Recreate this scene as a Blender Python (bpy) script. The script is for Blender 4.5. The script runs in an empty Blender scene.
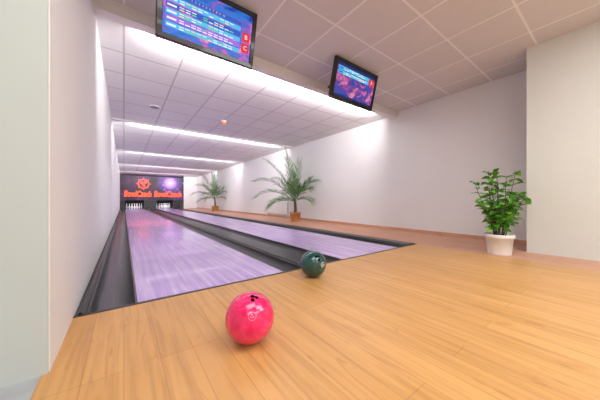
import bpy, bmesh, math, random
from mathutils import Vector, Matrix
random.seed(7)
D=bpy.data; C=bpy.context
scene=C.scene
scene.view_settings.view_transform='Standard'
H=0.635

# ---------------------------------------------------------------- materials
def mat(name, base=(.8,.8,.8), rough=.5, metal=0, emis=None, es=0, spec=None, coat=0):
    m=D.materials.new(name); m.use_nodes=True
    b=m.node_tree.nodes['Principled BSDF']
    b.inputs['Base Color'].default_value=(*base,1)
    b.inputs['Roughness'].default_value=rough
    b.inputs['Metallic'].default_value=metal
    if spec is not None: b.inputs['Specular IOR Level'].default_value=spec
    b.inputs['Coat Weight'].default_value=coat
    if emis: 
        b.inputs['Emission Color'].default_value=(*emis,1)
        b.inputs['Emission Strength'].default_value=es
    return m
def nt(m): return m.node_tree.nodes, m.node_tree.links, m.node_tree.nodes['Principled BSDF']
def coords(m, scale=(1,1,1), rot=(0,0,0)):
    n,l,b=nt(m)
    tc=n.new('ShaderNodeTexCoord'); mp=n.new('ShaderNodeMapping')
    mp.inputs['Scale'].default_value=scale; mp.inputs['Rotation'].default_value=rot
    l.new(tc.outputs['Object'],mp.inputs['Vector'])
    return mp.outputs['Vector']
def ramp(m, fac, stops):
    n,l,b=nt(m); r=n.new('ShaderNodeValToRGB'); e=r.color_ramp.elements
    while len(e)<len(stops): e.new(.5)
    for i,(p,c) in enumerate(stops): e[i].position=p; e[i].color=(*c,1)
    l.new(fac,r.inputs['Fac']); return r.outputs['Color']
def noise(m, vec, scale=5, detail=4, dist=0):
    n,l,b=nt(m); t=n.new('ShaderNodeTexNoise'); t.inputs['Scale'].default_value=scale
    t.inputs['Detail'].default_value=detail; t.inputs['Distortion'].default_value=dist
    l.new(vec,t.inputs['Vector']); return t.outputs['Fac']
def mix(m,a,bb,fac,mode='MIX'):
    n,l,b=nt(m); x=n.new('ShaderNodeMix'); x.data_type='RGBA'; x.blend_type=mode
    for s,v in ((6,a),(7,bb)):
        if isinstance(v,tuple): x.inputs[s].default_value=(*v,1)
        else: l.new(v,x.inputs[s])
    if isinstance(fac,(int,float)): x.inputs[0].default_value=fac
    else: l.new(fac,x.inputs[0])
    return x.outputs[2]
def setc(m,c,sock='Base Color'):
    n,l,b=nt(m); l.new(c,b.inputs[sock])
def bump(m,h,strength=.2,dist=.01):
    n,l,b=nt(m); x=n.new('ShaderNodeBump'); x.inputs['Strength'].default_value=strength; x.inputs['Distance'].default_value=dist
    l.new(h,x.inputs['Height']); l.new(x.outputs['Normal'],b.inputs['Normal'])

def plaster(name,base):
    m=mat(name,base,.85,spec=.2); v=coords(m); f=noise(m,v,1.2,3)
    a=tuple(c*.97 for c in base)
    setc(m,ramp(m,f,[(.3,a),(.7,base)])); bump(m,noise(m,v,180,2),.08,.002); return m
M_wall=plaster('wall_paint',(.83,.83,.82))
M_pier=plaster('pier_paint',(.75,.77,.72))
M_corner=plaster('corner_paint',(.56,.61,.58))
M_beam=plaster('beam_paint',(.88,.87,.86))

def ceiling_mat(name,base,line):
    m=mat(name,base,.9,spec=.1); v=coords(m)
    n,l,b=nt(m); br=n.new('ShaderNodeTexBrick'); br.offset=0; br.squash=1
    br.inputs['Scale'].default_value=1; br.inputs['Brick Width'].default_value=.6; br.inputs['Row Height'].default_value=.6
    br.inputs['Mortar Size'].default_value=.011; br.inputs['Mortar Smooth'].default_value=.1
    br.inputs['Color1'].default_value=(*base,1); br.inputs['Color2'].default_value=(*[c*.96 for c in base],1); br.inputs['Mortar'].default_value=(*line,1)
    l.new(v,br.inputs['Vector'])
    sp=noise(m,coords(m),300,2)
    setc(m,mix(m,br.outputs['Color'],ramp(m,sp,[(.35,(.8,.8,.8)),(.5,(1,1,1))]),.5,'MULTIPLY'))
    bump(m,br.outputs['Fac'],.3,.006); return m
M_ceil=ceiling_mat('ceiling_tiles_warm',(.75,.73,.72),(.95,.93,.91))
M_ceil2=ceiling_mat('ceiling_tiles_white',(.89,.88,.88),(.6,.57,.57))

def plank_mat(name,c1,c2,mort,w,length,grain=.6,rough=.3,ms=.0025):
    m=mat(name,c1,rough); n,l,b=nt(m)
    v=coords(m,rot=(0,0,math.radians(90)))
    br=n.new('ShaderNodeTexBrick'); br.offset=.37; br.offset_frequency=3
    br.inputs['Scale'].default_value=1; br.inputs['Brick Width'].default_value=length; br.inputs['Row Height'].default_value=w
    br.inputs['Mortar Size'].default_value=ms; br.inputs['Mortar Smooth'].default_value=.3
    br.inputs['Color1'].default_value=(*c1,1); br.inputs['Color2'].default_value=(*c2,1); br.inputs['Mortar'].default_value=(*mort,1)
    l.new(v,br.inputs['Vector'])
    g=noise(m,coords(m,(38,1.6,1)),1,6,.6)
    g2=noise(m,coords(m,(6,.7,1)),1.5,4,.9)
    gr=ramp(m,g,[(.3,(1-.45*grain,1-.5*grain,1-.6*grain)),(.55,(1,1,1)),(.8,(1.0,.98,.94))])
    gr2=ramp(m,g2,[(.35,(.90,.87,.82)),(.6,(1,1,1))])
    c=mix(m,br.outputs['Color'],gr,.8,'MULTIPLY'); c=mix(m,c,gr2,.8,'MULTIPLY')
    kn=noise(m,coords(m,(16,2.6,1)),1,3,1.8)
    c=mix(m,c,ramp(m,kn,[(.62,(1,1,1)),(.70,(.78,.66,.54))]),.6,'MULTIPLY')
    setc(m,c); bump(m,g,.05,.002); return m
M_wood=plank_mat('oak_planks',(.69,.375,.13),(.635,.335,.108),(.47,.245,.08),.12,1.1,.55,.38,.0014)
M_strip=plank_mat('salmon_planks',(.66,.36,.24),(.62,.33,.21),(.45,.24,.15),.2,1.4,.25,.45)

def lane_mat():
    m=mat('lane_lavender',(.5,.4,.7),.22,coat=.25)  # lavender cast of the lane lighting is put into the base colour
    n,l,b=nt(m)
    g=noise(m,coords(m,(30,.9,1)),1,5,.3)
    g2=noise(m,coords(m,(4,3.5,1)),1,4,.5)
    c=ramp(m,g,[(.3,(.46,.32,.70)),(.5,(.57,.43,.79)),(.72,(.76,.64,.9))])
    c2=ramp(m,g2,[(.35,(.87,.83,.93)),(.65,(1,1,1))])
    setc(m,mix(m,c,c2,.8,'MULTIPLY')); return m
M_lane=lane_mat()
M_gut=mat('gutter_grey',(.055,.055,.06),.28)
setc(M_gut,ramp(M_gut,noise(M_gut,coords(M_gut,(8,.6,3)),2,3),[(.3,(.025,.025,.028)),(.7,(.055,.055,.06))]))
M_cap=mat('cap_black',(.012,.012,.014),.35)
setc(M_cap,ramp(M_cap,noise(M_cap,coords(M_cap),3,3),[(.3,(.009,.009,.011)),(.7,(.02,.02,.023))]))
M_greyfloor=mat('grey_floor',(.33,.35,.37),.5)
setc(M_greyfloor,ramp(M_greyfloor,noise(M_greyfloor,coords(M_greyfloor),12,4),[(.3,(.38,.40,.41)),(.7,(.46,.48,.49))]))

# ---------------------------------------------------------------- mesh helpers
def link(o): scene.collection.objects.link(o); return o
def meshobj(name,verts,faces,m=None,smooth=False,loc=(0,0,0)):
    me=D.meshes.new(name); me.from_pydata(verts,[],faces); me.update()
    if smooth:
        for p in me.polygons: p.use_smooth=True
    o=D.objects.new(name,me); o.location=loc
    if m: me.materials.append(m)
    return link(o)
def bmobj(name,bm,m=None,smooth=False,loc=(0,0,0)):
    bmesh.ops.recalc_face_normals(bm,faces=bm.faces)
    me=D.meshes.new(name); bm.to_mesh(me); bm.free()
    if smooth:
        for p in me.polygons: p.use_smooth=True
    o=D.objects.new(name,me); o.location=loc
    if m: me.materials.append(m)
    return link(o)
def box(name,x0,x1,y0,y1,z0,z1,m,bev=0,origin=None):
    ox,oy,oz=origin if origin else (0,0,0)
    bm=bmesh.new(); bmesh.ops.create_cube(bm,size=1)
    for v in bm.verts:
        v.co=Vector(((x0+x1)/2+v.co.x*(x1-x0)-ox,(y0+y1)/2+v.co.y*(y1-y0)-oy,(z0+z1)/2+v.co.z*(z1-z0)-oz))
    if bev: bmesh.ops.bevel(bm,geom=bm.edges[:],offset=bev,segments=3,affect='EDGES',profile=.6)
    return bmobj(name,bm,m,loc=(ox,oy,oz))
def lathe(name,prof,m,seg=32,loc=(0,0,0),smooth=True):
    vs=[];fs=[]
    for r,z in prof:
        for i in range(seg):
            a=2*math.pi*i/seg; vs.append((r*math.cos(a),r*math.sin(a),z))
    for j in range(len(prof)-1):
        for i in range(seg):
            k=(i+1)%seg; fs.append((j*seg+i,j*seg+k,(j+1)*seg+k,(j+1)*seg+i))
    return meshobj(name,vs,fs,m,smooth,loc)
def tube(vs,fs,pts,rads,seg=6):
    base=len(vs); n=len(pts)
    for i,p in enumerate(pts):
        d=(pts[min(i+1,n-1)]-pts[max(i-1,0)]).normalized()
        u=d.cross(Vector((0.3,.9,.1))).normalized(); w=d.cross(u)
        for k in range(seg):
            a=2*math.pi*k/seg; q=p+(u*math.cos(a)+w*math.sin(a))*rads[i]; vs.append(tuple(q))
    for i in range(n-1):
        for k in range(seg):
            k2=(k+1)%seg; fs.append((base+i*seg+k,base+i*seg+k2,base+(i+1)*seg+k2,base+(i+1)*seg+k))
    fs.append(tuple(base+(n-1)*seg+k for k in range(seg))); fs.append(tuple(base+k for k in reversed(range(seg))))
def par(c,p):
    c.parent=p; c.matrix_parent_inverse=Matrix.Identity(4); return c
def tag(o,label,cat,group=None):
    o['label']=label; o['category']=cat
    if group: o['group']=group
    return o
def struct(o,label=None,cat=None):
    o['kind']='structure'
    if label: o['label']=label; o['category']=cat
    return o
def textmesh(name,body,size,m,loc,shear=0,off=0,ext=.002,width=None,align='CENTER'):
    """text standing in the XZ plane facing -Y"""
    cu=D.curves.new(name,'FONT'); cu.body=body; cu.size=size; cu.shear=shear; cu.offset=off; cu.extrude=ext
    cu.align_x=align; cu.align_y='CENTER'; cu.resolution_u=3
    t=D.objects.new(name+'_tmp',cu); link(t); C.view_layer.update()
    me=D.meshes.new_from_object(t.evaluated_get(C.evaluated_depsgraph_get()))
    D.objects.remove(t)
    me.transform(Matrix.Rotation(math.radians(90),4,'X'))
    if width:
        xs=[v.co.x for v in me.vertices]; w=max(xs)-min(xs); me.transform(Matrix.Scale(width/w,4,(1,0,0)))
    me.materials.clear(); me.materials.append(m)
    o=D.objects.new(name,me); o.location=loc; return link(o)
def merge(name,objs):
    """bake several surface-graphic meshes into one mesh with several materials"""
    vs=[];fs=[];mi=[];mats=[]
    for o in objs:
        k=len(vs); m=o.data.materials[0]
        if m not in mats: mats.append(m)
        vs+=[tuple(v.co+o.location) for v in o.data.vertices]
        for p in o.data.polygons: fs.append(tuple(k+i for i in p.vertices)); mi.append(mats.index(m))
    for o in objs: D.objects.remove(o)
    r=meshobj(name,vs,fs)
    for m in mats: r.data.materials.append(m)
    for p,i in zip(r.data.polygons,mi): p.material_index=i
    return r

# ---------------------------------------------------------------- room shell
FY=1.765      # line where lanes start
XL=-.22; XR=4.6; YE=21.6
CA=2.485; CL=2.42
struct(box('floor',XL-.02,3.4,-3,FY,-.12,0,M_wood),'honey oak plank approach floor','floor')
struct(box('floor_side',3.4,XR+.1,-3,YE,-.12,0,M_strip),'salmon coloured plank walkway beside the lanes','floor')
struct(box('floor_grey',-2.4,XL-.02,-3,1.3,-.12,-.003,M_greyfloor),'grey floor by the entrance','floor')
struct(box('floor_base',XL-.1,3.4,FY,YE,-.3,-.16,M_cap),'dark sub floor under the lanes','floor')
struct(box('wall_left',-2.4,XL,1.26,YE,-.16,2.6,M_wall),'white painted wall along the lane','wall')
struct(box('wall_entrance',-2.5,-2.4,-3,1.3,-.12,2.6,M_wall),'white painted wall','wall')
struct(box('wall_corner',-2.4,XL-.004,1.25,1.26,-.01,2.5,M_corner),'pale grey green wall face','wall')
struct(box('wall_right',XR,XR+.12,.5,YE,-.12,2.6,M_wall),'long white painted wall','wall')
struct(box('wall_pier',3.95,XR+.12,-3,.69,0,2.55,M_pier),'pale cream painted projecting wall','wall')
struct(box('wall_back',-2.5,XR+.12,-3.1,-3,-.12,2.6,M_wall),'white painted wall','wall')
struct(box('wall_far',-.3,XR+.12,YE,YE+.1,-.3,2.6,M_wall),'white painted end wall','wall')
struct(box('wall_machine',3.66,XR,19.8,19.9,0,CL,M_wall),'white painted wall beside the pin machines','wall')
struct(box('ceiling',-2.5,XR+.12,-3.1,2.85,CA,CA+.1,M_ceil),'suspended ceiling of square tiles','ceiling')
struct(box('ceiling_lanes',XL-.2,XR+.12,2.85,YE+.1,CL,CL+.12,M_ceil2),'suspended white tile ceiling over lanes','ceiling')
struct(box('trim_1',XL,XR,2.80,2.92,2.36,CA,M_beam),'white ceiling drop beam','beam')
for i,y in enumerate((6.6,10.6,14.6,18.2)):
    struct(box('trim_%d'%(i+2),XL,XR,y-.05,y+.05,CL-.03,CL+.01,M_beam),'white ceiling light valance','beam')
struct(box('baseboard_right',XR-.012,XR,.69,19.8,0,.06,M_strip),'thin salmon baseboard','baseboard')
struct(box('trim_6',XL+.0,3.4,FY-.012,FY+.012,-.1,.003,M_cap),'thin black strip where the lanes begin','trim')

# ---------------------------------------------------------------- lanes
YM=19.8
def lane(x0,x1,lab):
    o=box('bowling_lane',x0,x1,FY+.012,21.1,-.14,0,M_lane,origin=((x0+x1)/2,FY,0))
    tag(o,lab,'bowling lane','bowling lanes'); return o
lane(.07,1.13,'lavender lit glossy wooden bowling lane beside the wall')
lane(1.89,2.94,'lavender lit glossy wooden bowling lane beside the salmon walkway')
def gutter(x0,x1):
    n=14; w=x1-x0; prof=[]
    prof+=[(x0,0.0),(x0+.012,0.0)]
    for i in range(n+1):
        a=math.pi*i/n; prof.append((x0+w/2-(w/2-.014)*math.cos(a),-.012-.085*math.sin(a)))
    prof+=[(x1-.012,0.0),(x1,0.0),(x1,-.13),(x0,-.13)]
    cx=(x0+x1)/2; vs=[];fs=[]; k=len(prof)
    for y in (0,YM-FY-.014):
        for (x,z) in prof: vs.append((x-cx,y,z))
    for i in range(k):
        j=(i+1)%k; fs.append((i,j,k+j,k+i))
    o=meshobj('lane_gutter',vs,fs,M_gut,False,(cx,FY+.013,-.001))
    tag(o,'dark grey rounded gutter channel beside the lavender lane','gutter','lane gutters')
g=.24
for a in (-.17,1.13,1.65,2.94): gutter(a+.001,a+g-.001)
def cap(x0,x1,zt,lab):
    bm=bmesh.new(); prof=[(x0,-.13),(x0,zt-.02),(x0+.02,zt),(x1-.02,zt),(x1,zt-.02),(x1,-.13)]
    a=[bm.verts.new((x-(x0+x1)/2,0,z)) for x,z in prof]; b=[bm.verts.new((x-(x0+x1)/2,YM-FY-.016,z)) for x,z in prof]
    bm.faces.new(a); bm.faces.new(b)
    for i in range(len(prof)): bm.faces.new((a[i],a[(i+1)%len(prof)],b[(i+1)%len(prof)],b[i]))
    tag(bmobj('lane_divider',bm,M_cap,loc=((x0+x1)/2,FY+.014,0)),lab,'lane divider')
cap(XL+.001,-.171,.012,'narrow black edge capping along the wall')
cap(1.371,1.649,.012,'wide black capping between the two lanes')
cap(3.181,3.399,.012,'black capping beside the salmon walkway')

# ---------------------------------------------------------------- pin end
M_panel=mat('masking_print',(.05,.02,.06),.5)
n,l,b=nt(M_panel)
v=coords(M_panel)
base=ramp(M_panel,noise(M_panel,v,1.1,4,.5),[(.35,(.015,.008,.018)),(.5,(.035,.014,.035)),(.62,(.07,.025,.08)),(.75,(.04,.035,.18))])
vo=n.new('ShaderNodeTexVoronoi'); vo.inputs['Scale'].default_value=3.6; l.new(v,vo.inputs['Vector'])
dots=ramp(M_panel,vo.outputs['Distance'],[(.0,(.9,.6,.9)),(.13,(.35,.15,.5)),(.28,(0,0,0))])
sep=n.new('ShaderNodeSeparateXYZ'); l.new(v,sep.inputs[0])
right=ramp(M_panel,sep.outputs['X'],[(.0,(.10,.05,.06)),(.35,(.3,.2,.35)),(.9,(.8,.8,1.2))])
dots=mix(M_panel,dots,right,1.0,'MULTIPLY')
tot=mix(M_panel,base,dots,.8,'ADD')
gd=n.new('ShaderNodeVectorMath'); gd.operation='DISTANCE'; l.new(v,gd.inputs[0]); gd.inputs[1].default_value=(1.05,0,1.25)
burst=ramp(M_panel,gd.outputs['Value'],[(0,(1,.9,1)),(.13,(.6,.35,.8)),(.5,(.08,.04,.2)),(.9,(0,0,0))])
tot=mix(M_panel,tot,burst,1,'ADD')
setc(M_panel,tot); setc(M_panel,tot,'Emission Color'); b.inputs['Emission Strength'].default_value=.35  # faint emission added to brighten the print, which is no lamp
mask=D.objects.new('masking_unit',None); link(mask); mask.location=(1.7,YM,.62)
tag(mask,'dark printed panel above the pins with orange lettering','masking panel')
p=box('panel',XL+.01-1.7,3.64-1.7,0,.05,0,2.3-.62,M_panel); par(p,mask)
M_or=mat('orange_letters',(.95,.09,.02),.5,emis=(1,.09,.02),es=.9)  # letters and emblem get added self-glow instead of lamp light
for x,w in ((.78,1.56),(2.60,1.78)):
    t=textmesh('lettering','BowlCzech',.56,M_or,(x-1.7,-.012,.42),shear=.15,off=.022,width=w); par(t,mask)
def ring(r0,r1,seg=36):
    vs=[];fs=[]
    for i in range(seg):
        a=2*math.pi*i/seg
        vs+= [(r0*math.cos(a),0,r0*math.sin(a)),(r1*math.cos(a),0,r1*math.sin(a))]
    for i in range(seg):
        j=(i+1)%seg; fs.append((2*i,2*i+1,2*j+1,2*j))
    return vs,fs
vs,fs=ring(.27,.34)
for cx,cz,r in ((-.1,.06,.09),(.1,.1,.09),(.02,-.12,.09)):
    v2,f2=ring(.035,r,16); k=len(vs)
    vs+=[(x+cx,y,z+cz) for x,y,z in v2]; fs+=[tuple(q+k for q in f) for f in f2]
for i in range(8):
    a=math.pi*2*i/8; k=len(vs); d=Vector((math.cos(a),0,math.sin(a))); q=Vector((-d.z,0,d.x))*.03
    vs+=[tuple(d*.36+q),tuple(d*.36-q),tuple(d*.45)]; fs.append((k,k+1,k+2))
e=meshobj('emblem',vs,fs,M_or,False,(1.1-1.7,-.014,1.14)); par(e,mask)

for x0,x1 in ((XL+.0,.06),(1.14,1.88),(2.95,3.4)):
    tag(box('kickback_panel',x0+.005,x1-.005,YM+.002,21.2,-.155,.618,M_cap),'black side panel dividing the pin decks','pin deck panel','pin deck panels')
M_curt=mat('curtain_dark',(.02,.02,.025),.8)
for x0,x1 in ((-.06,1.26),(1.76,3.1)):
    tag(box('pin_curtain',x0+.01,x1-.01,21.25,21.3,-.155,1.0,M_curt),'dark impact curtain behind the pins','curtain','pin deck curtains')
M_pin=mat('pin_white',(.9,.9,.88),.25)
n,l,b=nt(M_pin); v=coords(M_pin); sp=n.new('ShaderNodeSeparateXYZ'); l.new(v,sp.inputs[0])
r=n.new('ShaderNodeValToRGB'); r.color_ramp.interpolation='CONSTANT'
el=r.color_ramp.elements
for p_,c_ in ((0,(.9,.9,.88)),(.265,(.8,.03,.03)),(.277,(.9,.9,.88)),(.287,(.8,.03,.03)),(.299,(.9,.9,.88))):
    if p_==0: el[0].position=0; el[0].color=(*c_,1)
    else: q=el.new(p_); q.color=(*c_,1)
el[-1].color=(.9,.9,.88,1)
l.new(sp.outputs['Z'],r.inputs['Fac']); l.new(r.outputs['Color'],b.inputs['Base Color'])
pp=[(.001,0),(.026,0),(.029,.006),(.036,.03),(.05,.07),(.0605,.114),(.055,.16),(.042,.2),(.029,.24),(.0235,.265),(.0235,.285),(.0275,.31),(.0323,.343),(.029,.365),(.018,.378),(.001,.381)]
src=None
for cx in (.6,2.415):
    for row in range(4):
        for k in range(row+1):
            loc=(cx+(k-row/2)*.29,20.05+row*.264,0)
            if src is None: src=o=lathe('bowling_pin',pp,M_pin,20,loc)
            else: o=src.copy(); o.location=loc; link(o)
            tag(o,'white bowling pin with red neck stripes on the pin deck','bowling pin','bowling pins')

# ---------------------------------------------------------------- balls
M_pink=mat('ball_pink',(.9,.02,.12),.12,coat=.6)
v=coords(M_pink); f=noise(M_pink,v,9,5,2.2)
setc(M_pink,ramp(M_pink,f,[(.3,(.70,.003,.08)),(.5,(.88,.009,.13)),(.62,(.93,.03,.19)),(.74,(1,.22,.38))]))
M_green=mat('ball_green',(.0,.08,.07),.12,coat=.6)
f=noise(M_green,coords(M_green),8,5,2)
setc(M_green,ramp(M_green,f,[(.3,(.002,.03,.028)),(.55,(.003,.07,.06)),(.75,(.01,.15,.12))]))
M_hole=mat('hole_dark',(.01,.005,.008),.5)
M_mark=mat('mark_white',(.85,.85,.8),.4)
def ball(loc,m,holes,marks,lab,markm):
    R=.108
    bm=bmesh.new(); bmesh.ops.create_uvsphere(bm,u_segments=64,v_segments=40,radius=R)
    o=bmobj('bowling_ball',bm,m,True,loc)
    cut=[]
    for d,rr in holes:
        d=Vector(d).normalized()
        bm=bmesh.new(); bmesh.ops.create_cone(bm,cap_ends=True,segments=24,radius1=rr,radius2=rr,depth=.06,matrix=d.to_track_quat('Z','Y').to_matrix().to_4x4())
        bmesh.ops.translate(bm,verts=bm.verts,vec=d*R)
        c=bmobj('cut',bm,M_hole,loc=loc); cut.append(c)
        md=o.modifiers.new('b','BOOLEAN'); md.operation='DIFFERENCE'; md.object=c; md.solver='EXACT'; md.material_mode='TRANSFER'
    C.view_layer.update()
    me=D.meshes.new_from_object(o.evaluated_get(C.evaluated_depsgraph_get()))
    o.modifiers.clear(); o.data=me
    for c in cut: D.objects.remove(c)
    for p in me.polygons: p.use_smooth=True
    me.set_sharp_from_angle(angle=math.radians(35))
    for d,sz in marks:
        d=Vector(d).normalized(); q=d.to_track_quat('Z','Y').to_matrix()
        vs=[];fs=[]
        def add(px,py):
            w=q@Vector((px,py,0))+d*R; vs.append(tuple(w.normalized()*(R+.0004))); return len(vs)-1
        def stroke(x0,y0,x1,y1,w):
            for i in range(4):
                a=i/4;b_=(i+1)/4; dx,dy=x1-x0,y1-y0; L=math.hypot(dx,dy); nx,ny=-dy/L*w,dx/L*w
                fs.append((add(x0+dx*a+nx,y0+dy*a+ny),add(x0+dx*a-nx,y0+dy*a-ny),add(x0+dx*b_-nx,y0+dy*b_-ny),add(x0+dx*b_+nx,y0+dy*b_+ny)))
        for i in range(16):
            a=2*math.pi*i/16;b_=2*math.pi*(i+1)/16
            stroke(sz*math.cos(a),sz*math.sin(a),sz*math.cos(b_),sz*math.sin(b_),sz*.08)
        stroke(-sz*.5,-sz*.3,0,sz*.5,sz*.08); stroke(0,sz*.5,sz*.5,-sz*.3,sz*.08); stroke(-sz*.5,-sz*.3,sz*.5,-sz*.3,sz*.08)
        e=meshobj('emblem',vs,fs,markm); par(e,o)
    tag(o,lab,'bowling ball'); return o
ball((.457,.996,.108),M_pink,[((-.1,-.5,.98),.009),((.12,-.42,1.0),.009),((-.02,-.3,1.05),.011)],[((-.3,-.85,.45),.016)],
     'glossy marbled pink bowling ball on the oak approach',mat('mark_pale_pink',(1,.22,.36),.4))
ball((1.26,1.52,.108),M_green,[((-.25,-.7,.75),.009),((-.02,-.72,.7),.009),((-.15,-.9,.5),.011)],[((.1,-.9,.1),.02)],
     'glossy dark green bowling ball just before the lanes',M_mark)

# ---------------------------------------------------------------- televisions
M_bez=mat('tv_bezel_black',(.01,.01,.012),.18,coat=.4)
def screen_mat(name,stops,es):
    m=mat(name,(0,0,0),.25,spec=.3)
    f=noise(m,coords(m,(1.2,1,2.2)),3.2,5,1.6)
    setc(m,ramp(m,f,stops),'Emission Color'); nt(m)[2].inputs['Emission Strength'].default_value=es; return m
S1=screen_mat('screen_blue',[(.3,(.02,.04,.35)),(.42,(.03,.22,.75)),(.5,(.10,.12,.6)),(.6,(.55,.12,.55)),(.7,(.9,.35,.5))],.95)
S2=screen_mat('screen_nebula',[(.3,(.015,.015,.15)),(.42,(.04,.10,.48)),(.50,(.10,.06,.38)),(.58,(.5,.10,.40)),(.68,(.95,.35,.40)),(.82,(.5,.25,.8))],.85)
E_c=mat('ui_cyan',(0,0,0),emis=(.08,.5,.9),es=1); E_b=mat('ui_blue',(0,0,0),emis=(.02,.10,.55),es=1)
E_w=mat('ui_white',(0,0,0),emis=(.85,.92,1),es=1); E_r=mat('ui_red',(0,0,0),emis=(.8,.02,.03),es=1)
E_y=mat('ui_yellow',(0,0,0),emis=(1,.75,.1),es=1); E_d=mat('ui_dark',(0,0,0),emis=(.0,.02,.12),es=.8)
E_g=mat('ui_green',(0,0,0),emis=(.15,.8,.35),es=.9); E_p=mat('ui_violet',(0,0,0),emis=(.35,.15,.8),es=1)
def rects(name,lst,m,y):
    vs=[];fs=[]
    for x0,x1,z0,z1 in lst:
        k=len(vs); vs+=[(x0,y,z0),(x1,y,z0),(x1,y,z1),(x0,y,z1)]; fs.append((k,k+1,k+2,k+3))
    return meshobj(name,vs,fs,m)
def tv(cx,mode,lab):
    rg=random.Random(mode)
    W,Ht=.85,.50; w2,h2=W/2,Ht/2
    e=D.objects.new('television',None); link(e); e.location=(cx,2.195,2.215); e.rotation_euler=(math.radians(14),0,0)
    tag(e,lab,'television','televisions hanging over the lanes')
    b=.042
    bm=bmesh.new()
    def ringv(x,z,y): return [bm.verts.new(p) for p in ((-x,y,-z),(x,y,-z),(x,y,z),(-x,y,z))]
    o1=ringv(w2,h2,-.01); o0=ringv(w2-.006,h2-.006,-.022); i0=ringv(w2-b,h2-b,-.020); i1=ringv(w2-b-.004,h2-b-.004,-.010)
    o2=ringv(w2,h2,.03); o3=ringv(w2-.1,h2-.08,.065)
    for A,B in ((i1,i0),(i0,o0),(o0,o1),(o1,o2),(o2,o3)):
        for k in range(4): bm.faces.new((A[k],A[(k+1)%4],B[(k+1)%4],B[k]))
    bm.faces.new(o3); bm.faces.new(i1)
    par(bmobj('casing',bm,M_bez),e)
    sx,sz=w2-b-.004,h2-b-.004
    S=[rects('screen',[(-sx,sx,-sz,sz)],S1 if mode==1 else S2,-.0115)]
    y=-.013
    def R(l_,m,yy=y): S.append(rects('r',l_,m,yy))
    def T(body,size,m,x,z,al='CENTER'): S.append(textmesh('t',body,size,m,(x,-.0150,z),ext=.0002,align=al))
    def cells(z0,h,x0=-sx+.12,n=10,st=.047):
        for j in range(n):
            if rg.random()<.85: R([(x0+j*st,x0+j*st+st*.8,z0,z0+h)],rg.choice([E_w,E_w,E_w,E_y,E_g]),-.0142)
    if mode==1:
        for i in range(5):
            z=sz-.125-i*.048
            R([(-sx+.02,sx-.11,z-.038,z)],E_c if i%2==0 else (E_b if i==1 else E_p))
            cells(z-.015,.007); cells(z-.033,.009)
            R([(-sx+.03,-sx+.10,z-.027,z-.013)],E_w,-.0142)
        R([(-sx+.02,sx-.11,sz-.115,sz-.085)],E_b)
        T('1   2   3   4   5   6   7   8   9   10',.022,E_y,-.03,sz-.1)
        R([(sx-.09,sx-.015,-.035,.045),(sx-.09,sx-.015,-.13,-.05)],E_r)
        T('B',.055,E_w,sx-.052,.005); T('C',.055,E_w,sx-.052,-.09)
    else:
        R([(-sx,sx,sz-.035,sz)],E_d)
        for z in (sz-.085,sz-.135):
            R([(-sx+.02,sx-.13,z,z+.042)],E_c); cells(z+.022,.01); cells(z+.006,.01)
            R([(-sx+.03,-sx+.10,z+.012,z+.028)],E_b,-.0142)
        R([(sx-.12,sx-.02,sz-.135,sz-.045)],E_r)
        T('A',.06,E_w,sx-.07,sz-.09)
        R([(-sx,sx,-sz,-sz+.025)],E_d)
    par(merge('screen',S),e)
    vs=[];fs=[]
    tube(vs,fs,[Vector((0,.06,.02)),Vector((0,.16,.0)),Vector((0,.30,.10)),Vector((0,.56,.05))],[.018]*4,8)
    par(meshobj('bracket',vs,fs,M_bez,True),e)
    par(box('mount_plate',-.12,.12,.06,.075,-.1,.12,M_bez,.003),e)
tv(.63,1,'black framed flat television showing a blue score table')
tv(2.57,2,'black framed flat television showing a purple nebula scoreboard')

# ---------------------------------------------------------------- ceiling devices
al=D.objects.new('alarm_beacon',None); link(al); al.location=(1.82,5.35,CL)
tag(al,'small orange alarm beacon on the tiled ceiling','alarm')
M_oran=mat('alarm_orange',(.9,.22,.02),.3,emis=(1,.2,.01),es=.25); M_pl=mat('plastic_white',(.8,.8,.78),.4)
par(lathe('mount',[(.001,0),(.06,0),(.06,-.02),(.045,-.03),(.001,-.03)],M_pl),al)
par(lathe('lens',[(.045,-.03),(.048,-.05),(.04,-.065),(.02,-.075),(.001,-.077)],M_oran),al)
sp_=D.objects.new('ceiling_speaker',None); link(sp_); sp_.location=(.48,5.33,CL)
tag(sp_,'small round grey speaker set in the tiled ceiling','speaker')
par(lathe('rim',[(.001,0),(.1,0),(.1,-.008),(.08,-.012),(.001,-.012)],M_pl),sp_)
par(lathe('grille',[(.078,-.012),(.05,-.017),(.001,-.018)],mat('plastic_grey',(.3,.3,.3),.4)),sp_)

# ---------------------------------------------------------------- radiator by the wall
rad=D.objects.new('radiator',None); link(rad); rad.location=(4.55,7.6,.12)
tag(rad,'low white panel radiator on the wall behind the palm','radiator')
bm=bmesh.new()
for i in range(30):
    r_=bmesh.ops.create_cube(bm,size=1); 
    for q in r_['verts']: q.co=Vector((q.co.x*.04,q.co.y*.0485-.7+i*.048,q.co.z*.42+.22))
par(bmobj('panel',bm,M_pl),rad)
par(box('top_grille',-.03,.03,-.74,.72,.43,.45,M_pl),rad)
for yy in (-.6,.6): par(box('bracket',.0,.049,yy-.02,yy+.02,.1,.14,M_pl),rad)
par(lathe('valve',[(.001,-.12),(.012,-.12),(.012,0),(.02,0),(.02,.05),(.001,.05)],M_pl,12,(0,.76,.0)),rad)

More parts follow.
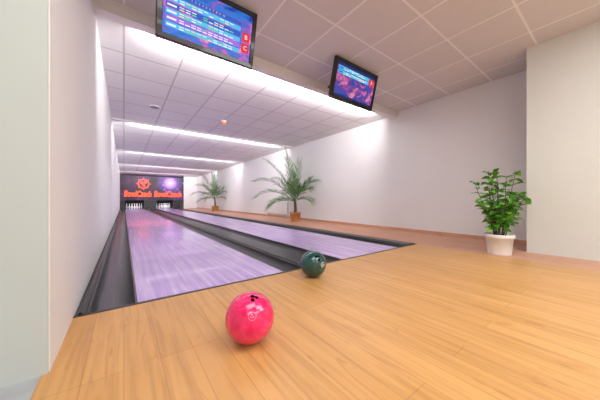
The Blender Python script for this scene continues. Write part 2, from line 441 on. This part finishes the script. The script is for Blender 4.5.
# ---------------------------------------------------------------- plants
def leafmat(name,a,b_,c_,sc=9):
    m=mat(name,b_,.4); f=noise(m,coords(m),sc,2)
    setc(m,ramp(m,f,[(.32,a),(.5,b_),(.68,c_)])); return m
M_leaf=leafmat('leaf_green',(.04,.20,.010),(.10,.38,.028),(.26,.58,.07),16)
M_palm=leafmat('palm_green',(.025,.10,.02),(.08,.22,.045),(.22,.38,.11),6)
M_stem=leafmat('stem_brown',(.06,.04,.015),(.10,.07,.03),(.14,.1,.05),20)
M_soil=leafmat('soil',(.02,.012,.007),(.04,.025,.015),(.06,.04,.02),40)
M_terra=leafmat('terracotta',(.42,.17,.06),(.5,.22,.08),(.58,.28,.11),5)
M_white=mat('pot_white',(.88,.88,.86),.3)

def pot(parent,m,r,h,ht):
    par(lathe('pot',[(.001,.0),(r*.78,.0),(r*.8,.01),(r*.93,h*.82),(r,h*.83),(r*1.02,h*.85),(r*1.02,h*.98),(r,h),(r*.93,h),(r*.9,h*.9),(r*.88,h*.85)],m,40),parent)
    par(lathe('soil',[(.001,h*.9),(r*.5,h*.895),(r*.9,h*.88)],M_soil,24),parent)

def frond(rng,az,el,L,droop,lw):
    vs=[];fs=[]; N=20
    d=Vector((math.cos(az)*math.cos(el),math.sin(az)*math.cos(el),math.sin(el))); p=Vector((0,0,0)); pts=[p.copy()]; dirs=[d.copy()]
    for i in range(N):
        d=(d+Vector((0,0,-droop*(.25+i/N)/N))).normalized(); p=p+d*L/N; pts.append(p.copy()); dirs.append(d.copy())
    tube(vs,fs,pts,[.009*(1-.85*i/N)+.001 for i in range(N+1)],5)
    side=Vector((-math.sin(az),math.cos(az),0))
    i=7.
    while i<N*2:
        s=i/2; k=min(int(s),N-1); fr=s-k; q=pts[k].lerp(pts[k+1],fr); t=dirs[k]; up=side.cross(t)
        if up.z<0: up=-up
        u=s/N; ll=lw*(math.sin(math.pi*min(1,.2+u*.66))**.7)*(1.0-.1*u)+.05
        for sg in (-1,1):
            dr=(side*sg*(.8-.45*u)+t*(.7+.4*u)+up*.25).normalized(); dr=(dr+Vector((rng.uniform(-.16,.16),rng.uniform(-.16,.16),rng.uniform(-.2,.14)))).normalized()
            wv=t*.5*.034
            k0=len(vs); mid=q+dr*ll*.5; tip=q+dr*ll+Vector((0,0,-.2*ll))
            vs+=[tuple(q-wv*.4),tuple(q+wv*.4),tuple(mid-wv),tuple(mid+wv),tuple(tip)]
            fs+=[(k0,k0+1,k0+3,k0+2),(k0+2,k0+3,k0+4)]
        i+=1.5
    return vs,fs
def palm(loc,seed,ht,potr,poth,lab,lst,ztop=2.35):
    rng=random.Random(seed)
    e=D.objects.new('potted_palm',None); link(e); e.location=loc
    tag(e,lab,'potted palm','potted palms along the wall')
    pot(e,M_terra,potr,poth,ht)
    vs=[];fs=[]; pts=[Vector((.0,0,poth*.85)),Vector((.01,.01,poth+.12)),Vector((-.01,.01,ht))]
    tube(vs,fs,pts,[.05,.045,.035],10); par(meshobj('trunk',vs,fs,M_stem,True),e)
    for az,el,L,dr in lst:
        for _ in range(8):
            vs,fs=frond(rng,math.radians(az),math.radians(el),L,dr,.36)
            if max(v[2] for v in vs)+ht-.02<ztop: break
            L*=.95
        lim=XR-.02-loc[0]
        vs=[(min(x,lim+.0),y,z) for x,y,z in vs]
        par(meshobj('frond',vs,fs,M_palm,False,(-.01,.01,ht-.02)),e)
F1=[(120,80,1.6,.7),(150,66,1.5,1.3),(170,50,1.45,1.9),(140,36,1.3,2.0),(200,75,1.35,1.0),(230,55,1.1,1.9),(265,45,.95,1.8),
    (300,60,.95,1.8),(100,58,1.25,1.7),(80,40,1.0,1.9),(185,20,1.0,1.9),(280,20,.7,1.5),(20,80,1.3,.7),(340,66,.9,1.6),(135,10,.9,1.5)]
palm((4.12,5.8,0),3,.62,.17,.27,'large feathery green palm in a terracotta pot',F1)
palm((4.15,13.7,0),11,.7,.2,.3,'feathery green palm in terracotta pot by the far wall',[(a+37,min(e_+4,84),L*1.05,d_) for a,e_,L,d_ in F1 if a!=340])

def ficus(loc):
    rng=random.Random(5)
    e=D.objects.new('potted_ficus',None); link(e); e.location=loc
    tag(e,'bushy green leafy plant in a round white pot','potted plant')
    pot(e,M_white,.14,.235,.3)
    svs=[];sfs=[];lvs=[];lfs=[]
    def leaf(p,d,L,W):
        d=d.normalized(); s=d.cross(Vector((0,0,1))); 
        if s.length<.1: s=Vector((1,0,0))
        s.normalize(); up=s.cross(d).normalized()
        s=(s+up*rng.uniform(-.6,.6)).normalized(); up=s.cross(d).normalized()
        k=len(lvs); prof=[(0,.0),(.1,.28),(.32,.5),(.58,.48),(.82,.27),(1,0)]
        for t,w in prof:
            c=p+d*L*t+up*(-.2*L*t*t); 
            lvs.append(tuple(c)); lvs.append(tuple(c+s*W*w+up*W*.18*w*2)); lvs.append(tuple(c-s*W*w+up*W*.18*w*2))
        for i in range(len(prof)-1):
            a=k+i*3; b=a+3; lfs.append((a,a+1,b+1,b)); lfs.append((a,b,b+2,a+2))
    for st in range(19):
        az=st*2.4+rng.uniform(-.3,.3); rad_=rng.uniform(.02,.07)
        p=Vector((rad_*math.cos(az),rad_*math.sin(az),.2)); out=rng.uniform(.04,.17) if st>5 else rng.uniform(0,.09)
        d=Vector((math.cos(az)*out*1.6-.05,math.sin(az)*out*1.6,1)).normalized()
        L=rng.uniform(.3,.66) if st>6 else rng.uniform(.62,.80)
        N=10; pts=[p.copy()]
        for i in range(N):
            d=(d+Vector((math.cos(az)*.02*out,math.sin(az)*.02*out,-.01))+Vector((rng.uniform(-.08,.08),rng.uniform(-.08,.08),0))).normalized()
            p=p+d*L/N; pts.append(p.copy())
            if i>=2:
                for q in range(2 if i<N-1 else 3):
                    a2=az+i*2.2+q*math.pi*.9+rng.uniform(-.6,.6)
                    ld=Vector((math.cos(a2),math.sin(a2),rng.uniform(-.5,.6)))
                    leaf(p,ld,rng.uniform(.07,.11),rng.uniform(.052,.07))
        tube(svs,sfs,pts,[.006*(1-.6*i/N) for i in range(N+1)],5)
    par(meshobj('stems',svs,sfs,M_stem,True),e)
    par(meshobj('foliage',lvs,lfs,M_leaf,True),e)
ficus((3.56,.86,0))

# ---------------------------------------------------------------- lights
def area(name,loc,rot,sx,sy,e,col=(1,1,1)):
    li=D.lights.new(name,'AREA'); li.shape='RECTANGLE'; li.size=sx; li.size_y=sy; li.energy=e; li.color=col
    o=D.objects.new(name,li); o.location=loc; o.rotation_euler=[math.radians(a) for a in rot]; return link(o)
for x,y,en in ((.3,.2,27),(2.0,-.6,32),(3.0,-1.4,34),(-.8,-1.5,23),(1.2,-2.2,27)):  # area lights added out of view to brighten the approach, no fixtures modelled
    area('approach_fill',(x,y,CA-.01),(0,0,0),1.6,.9,en,(.98,.98,1))
for i,y in enumerate((2.99,6.71,10.71,14.71,18.31)):
    area('valance_lamp',(2.15,y,CL-.04),(86,0,0),4.0,.06,(74,76,76,72,34)[i],(1,.96,.98))
for x in (.6,2.415): area('pin_lamp',(x,19.95,.8),(20,0,0),1.0,.15,7,(1,1,1))
w=D.worlds.new('world'); scene.world=w; w.use_nodes=True
w.node_tree.nodes['Background'].inputs[0].default_value=(.8,.85,.9,1); w.node_tree.nodes['Background'].inputs[1].default_value=.3

# ---------------------------------------------------------------- camera
cam=D.cameras.new('camera'); cam.sensor_width=36; cam.lens=36*238/600; cam.clip_start=.02
co=D.objects.new('camera',cam); co.location=(0,0,H); co.rotation_euler=(math.radians(90),0,-math.radians(36.5)); link(co)
scene.camera=co
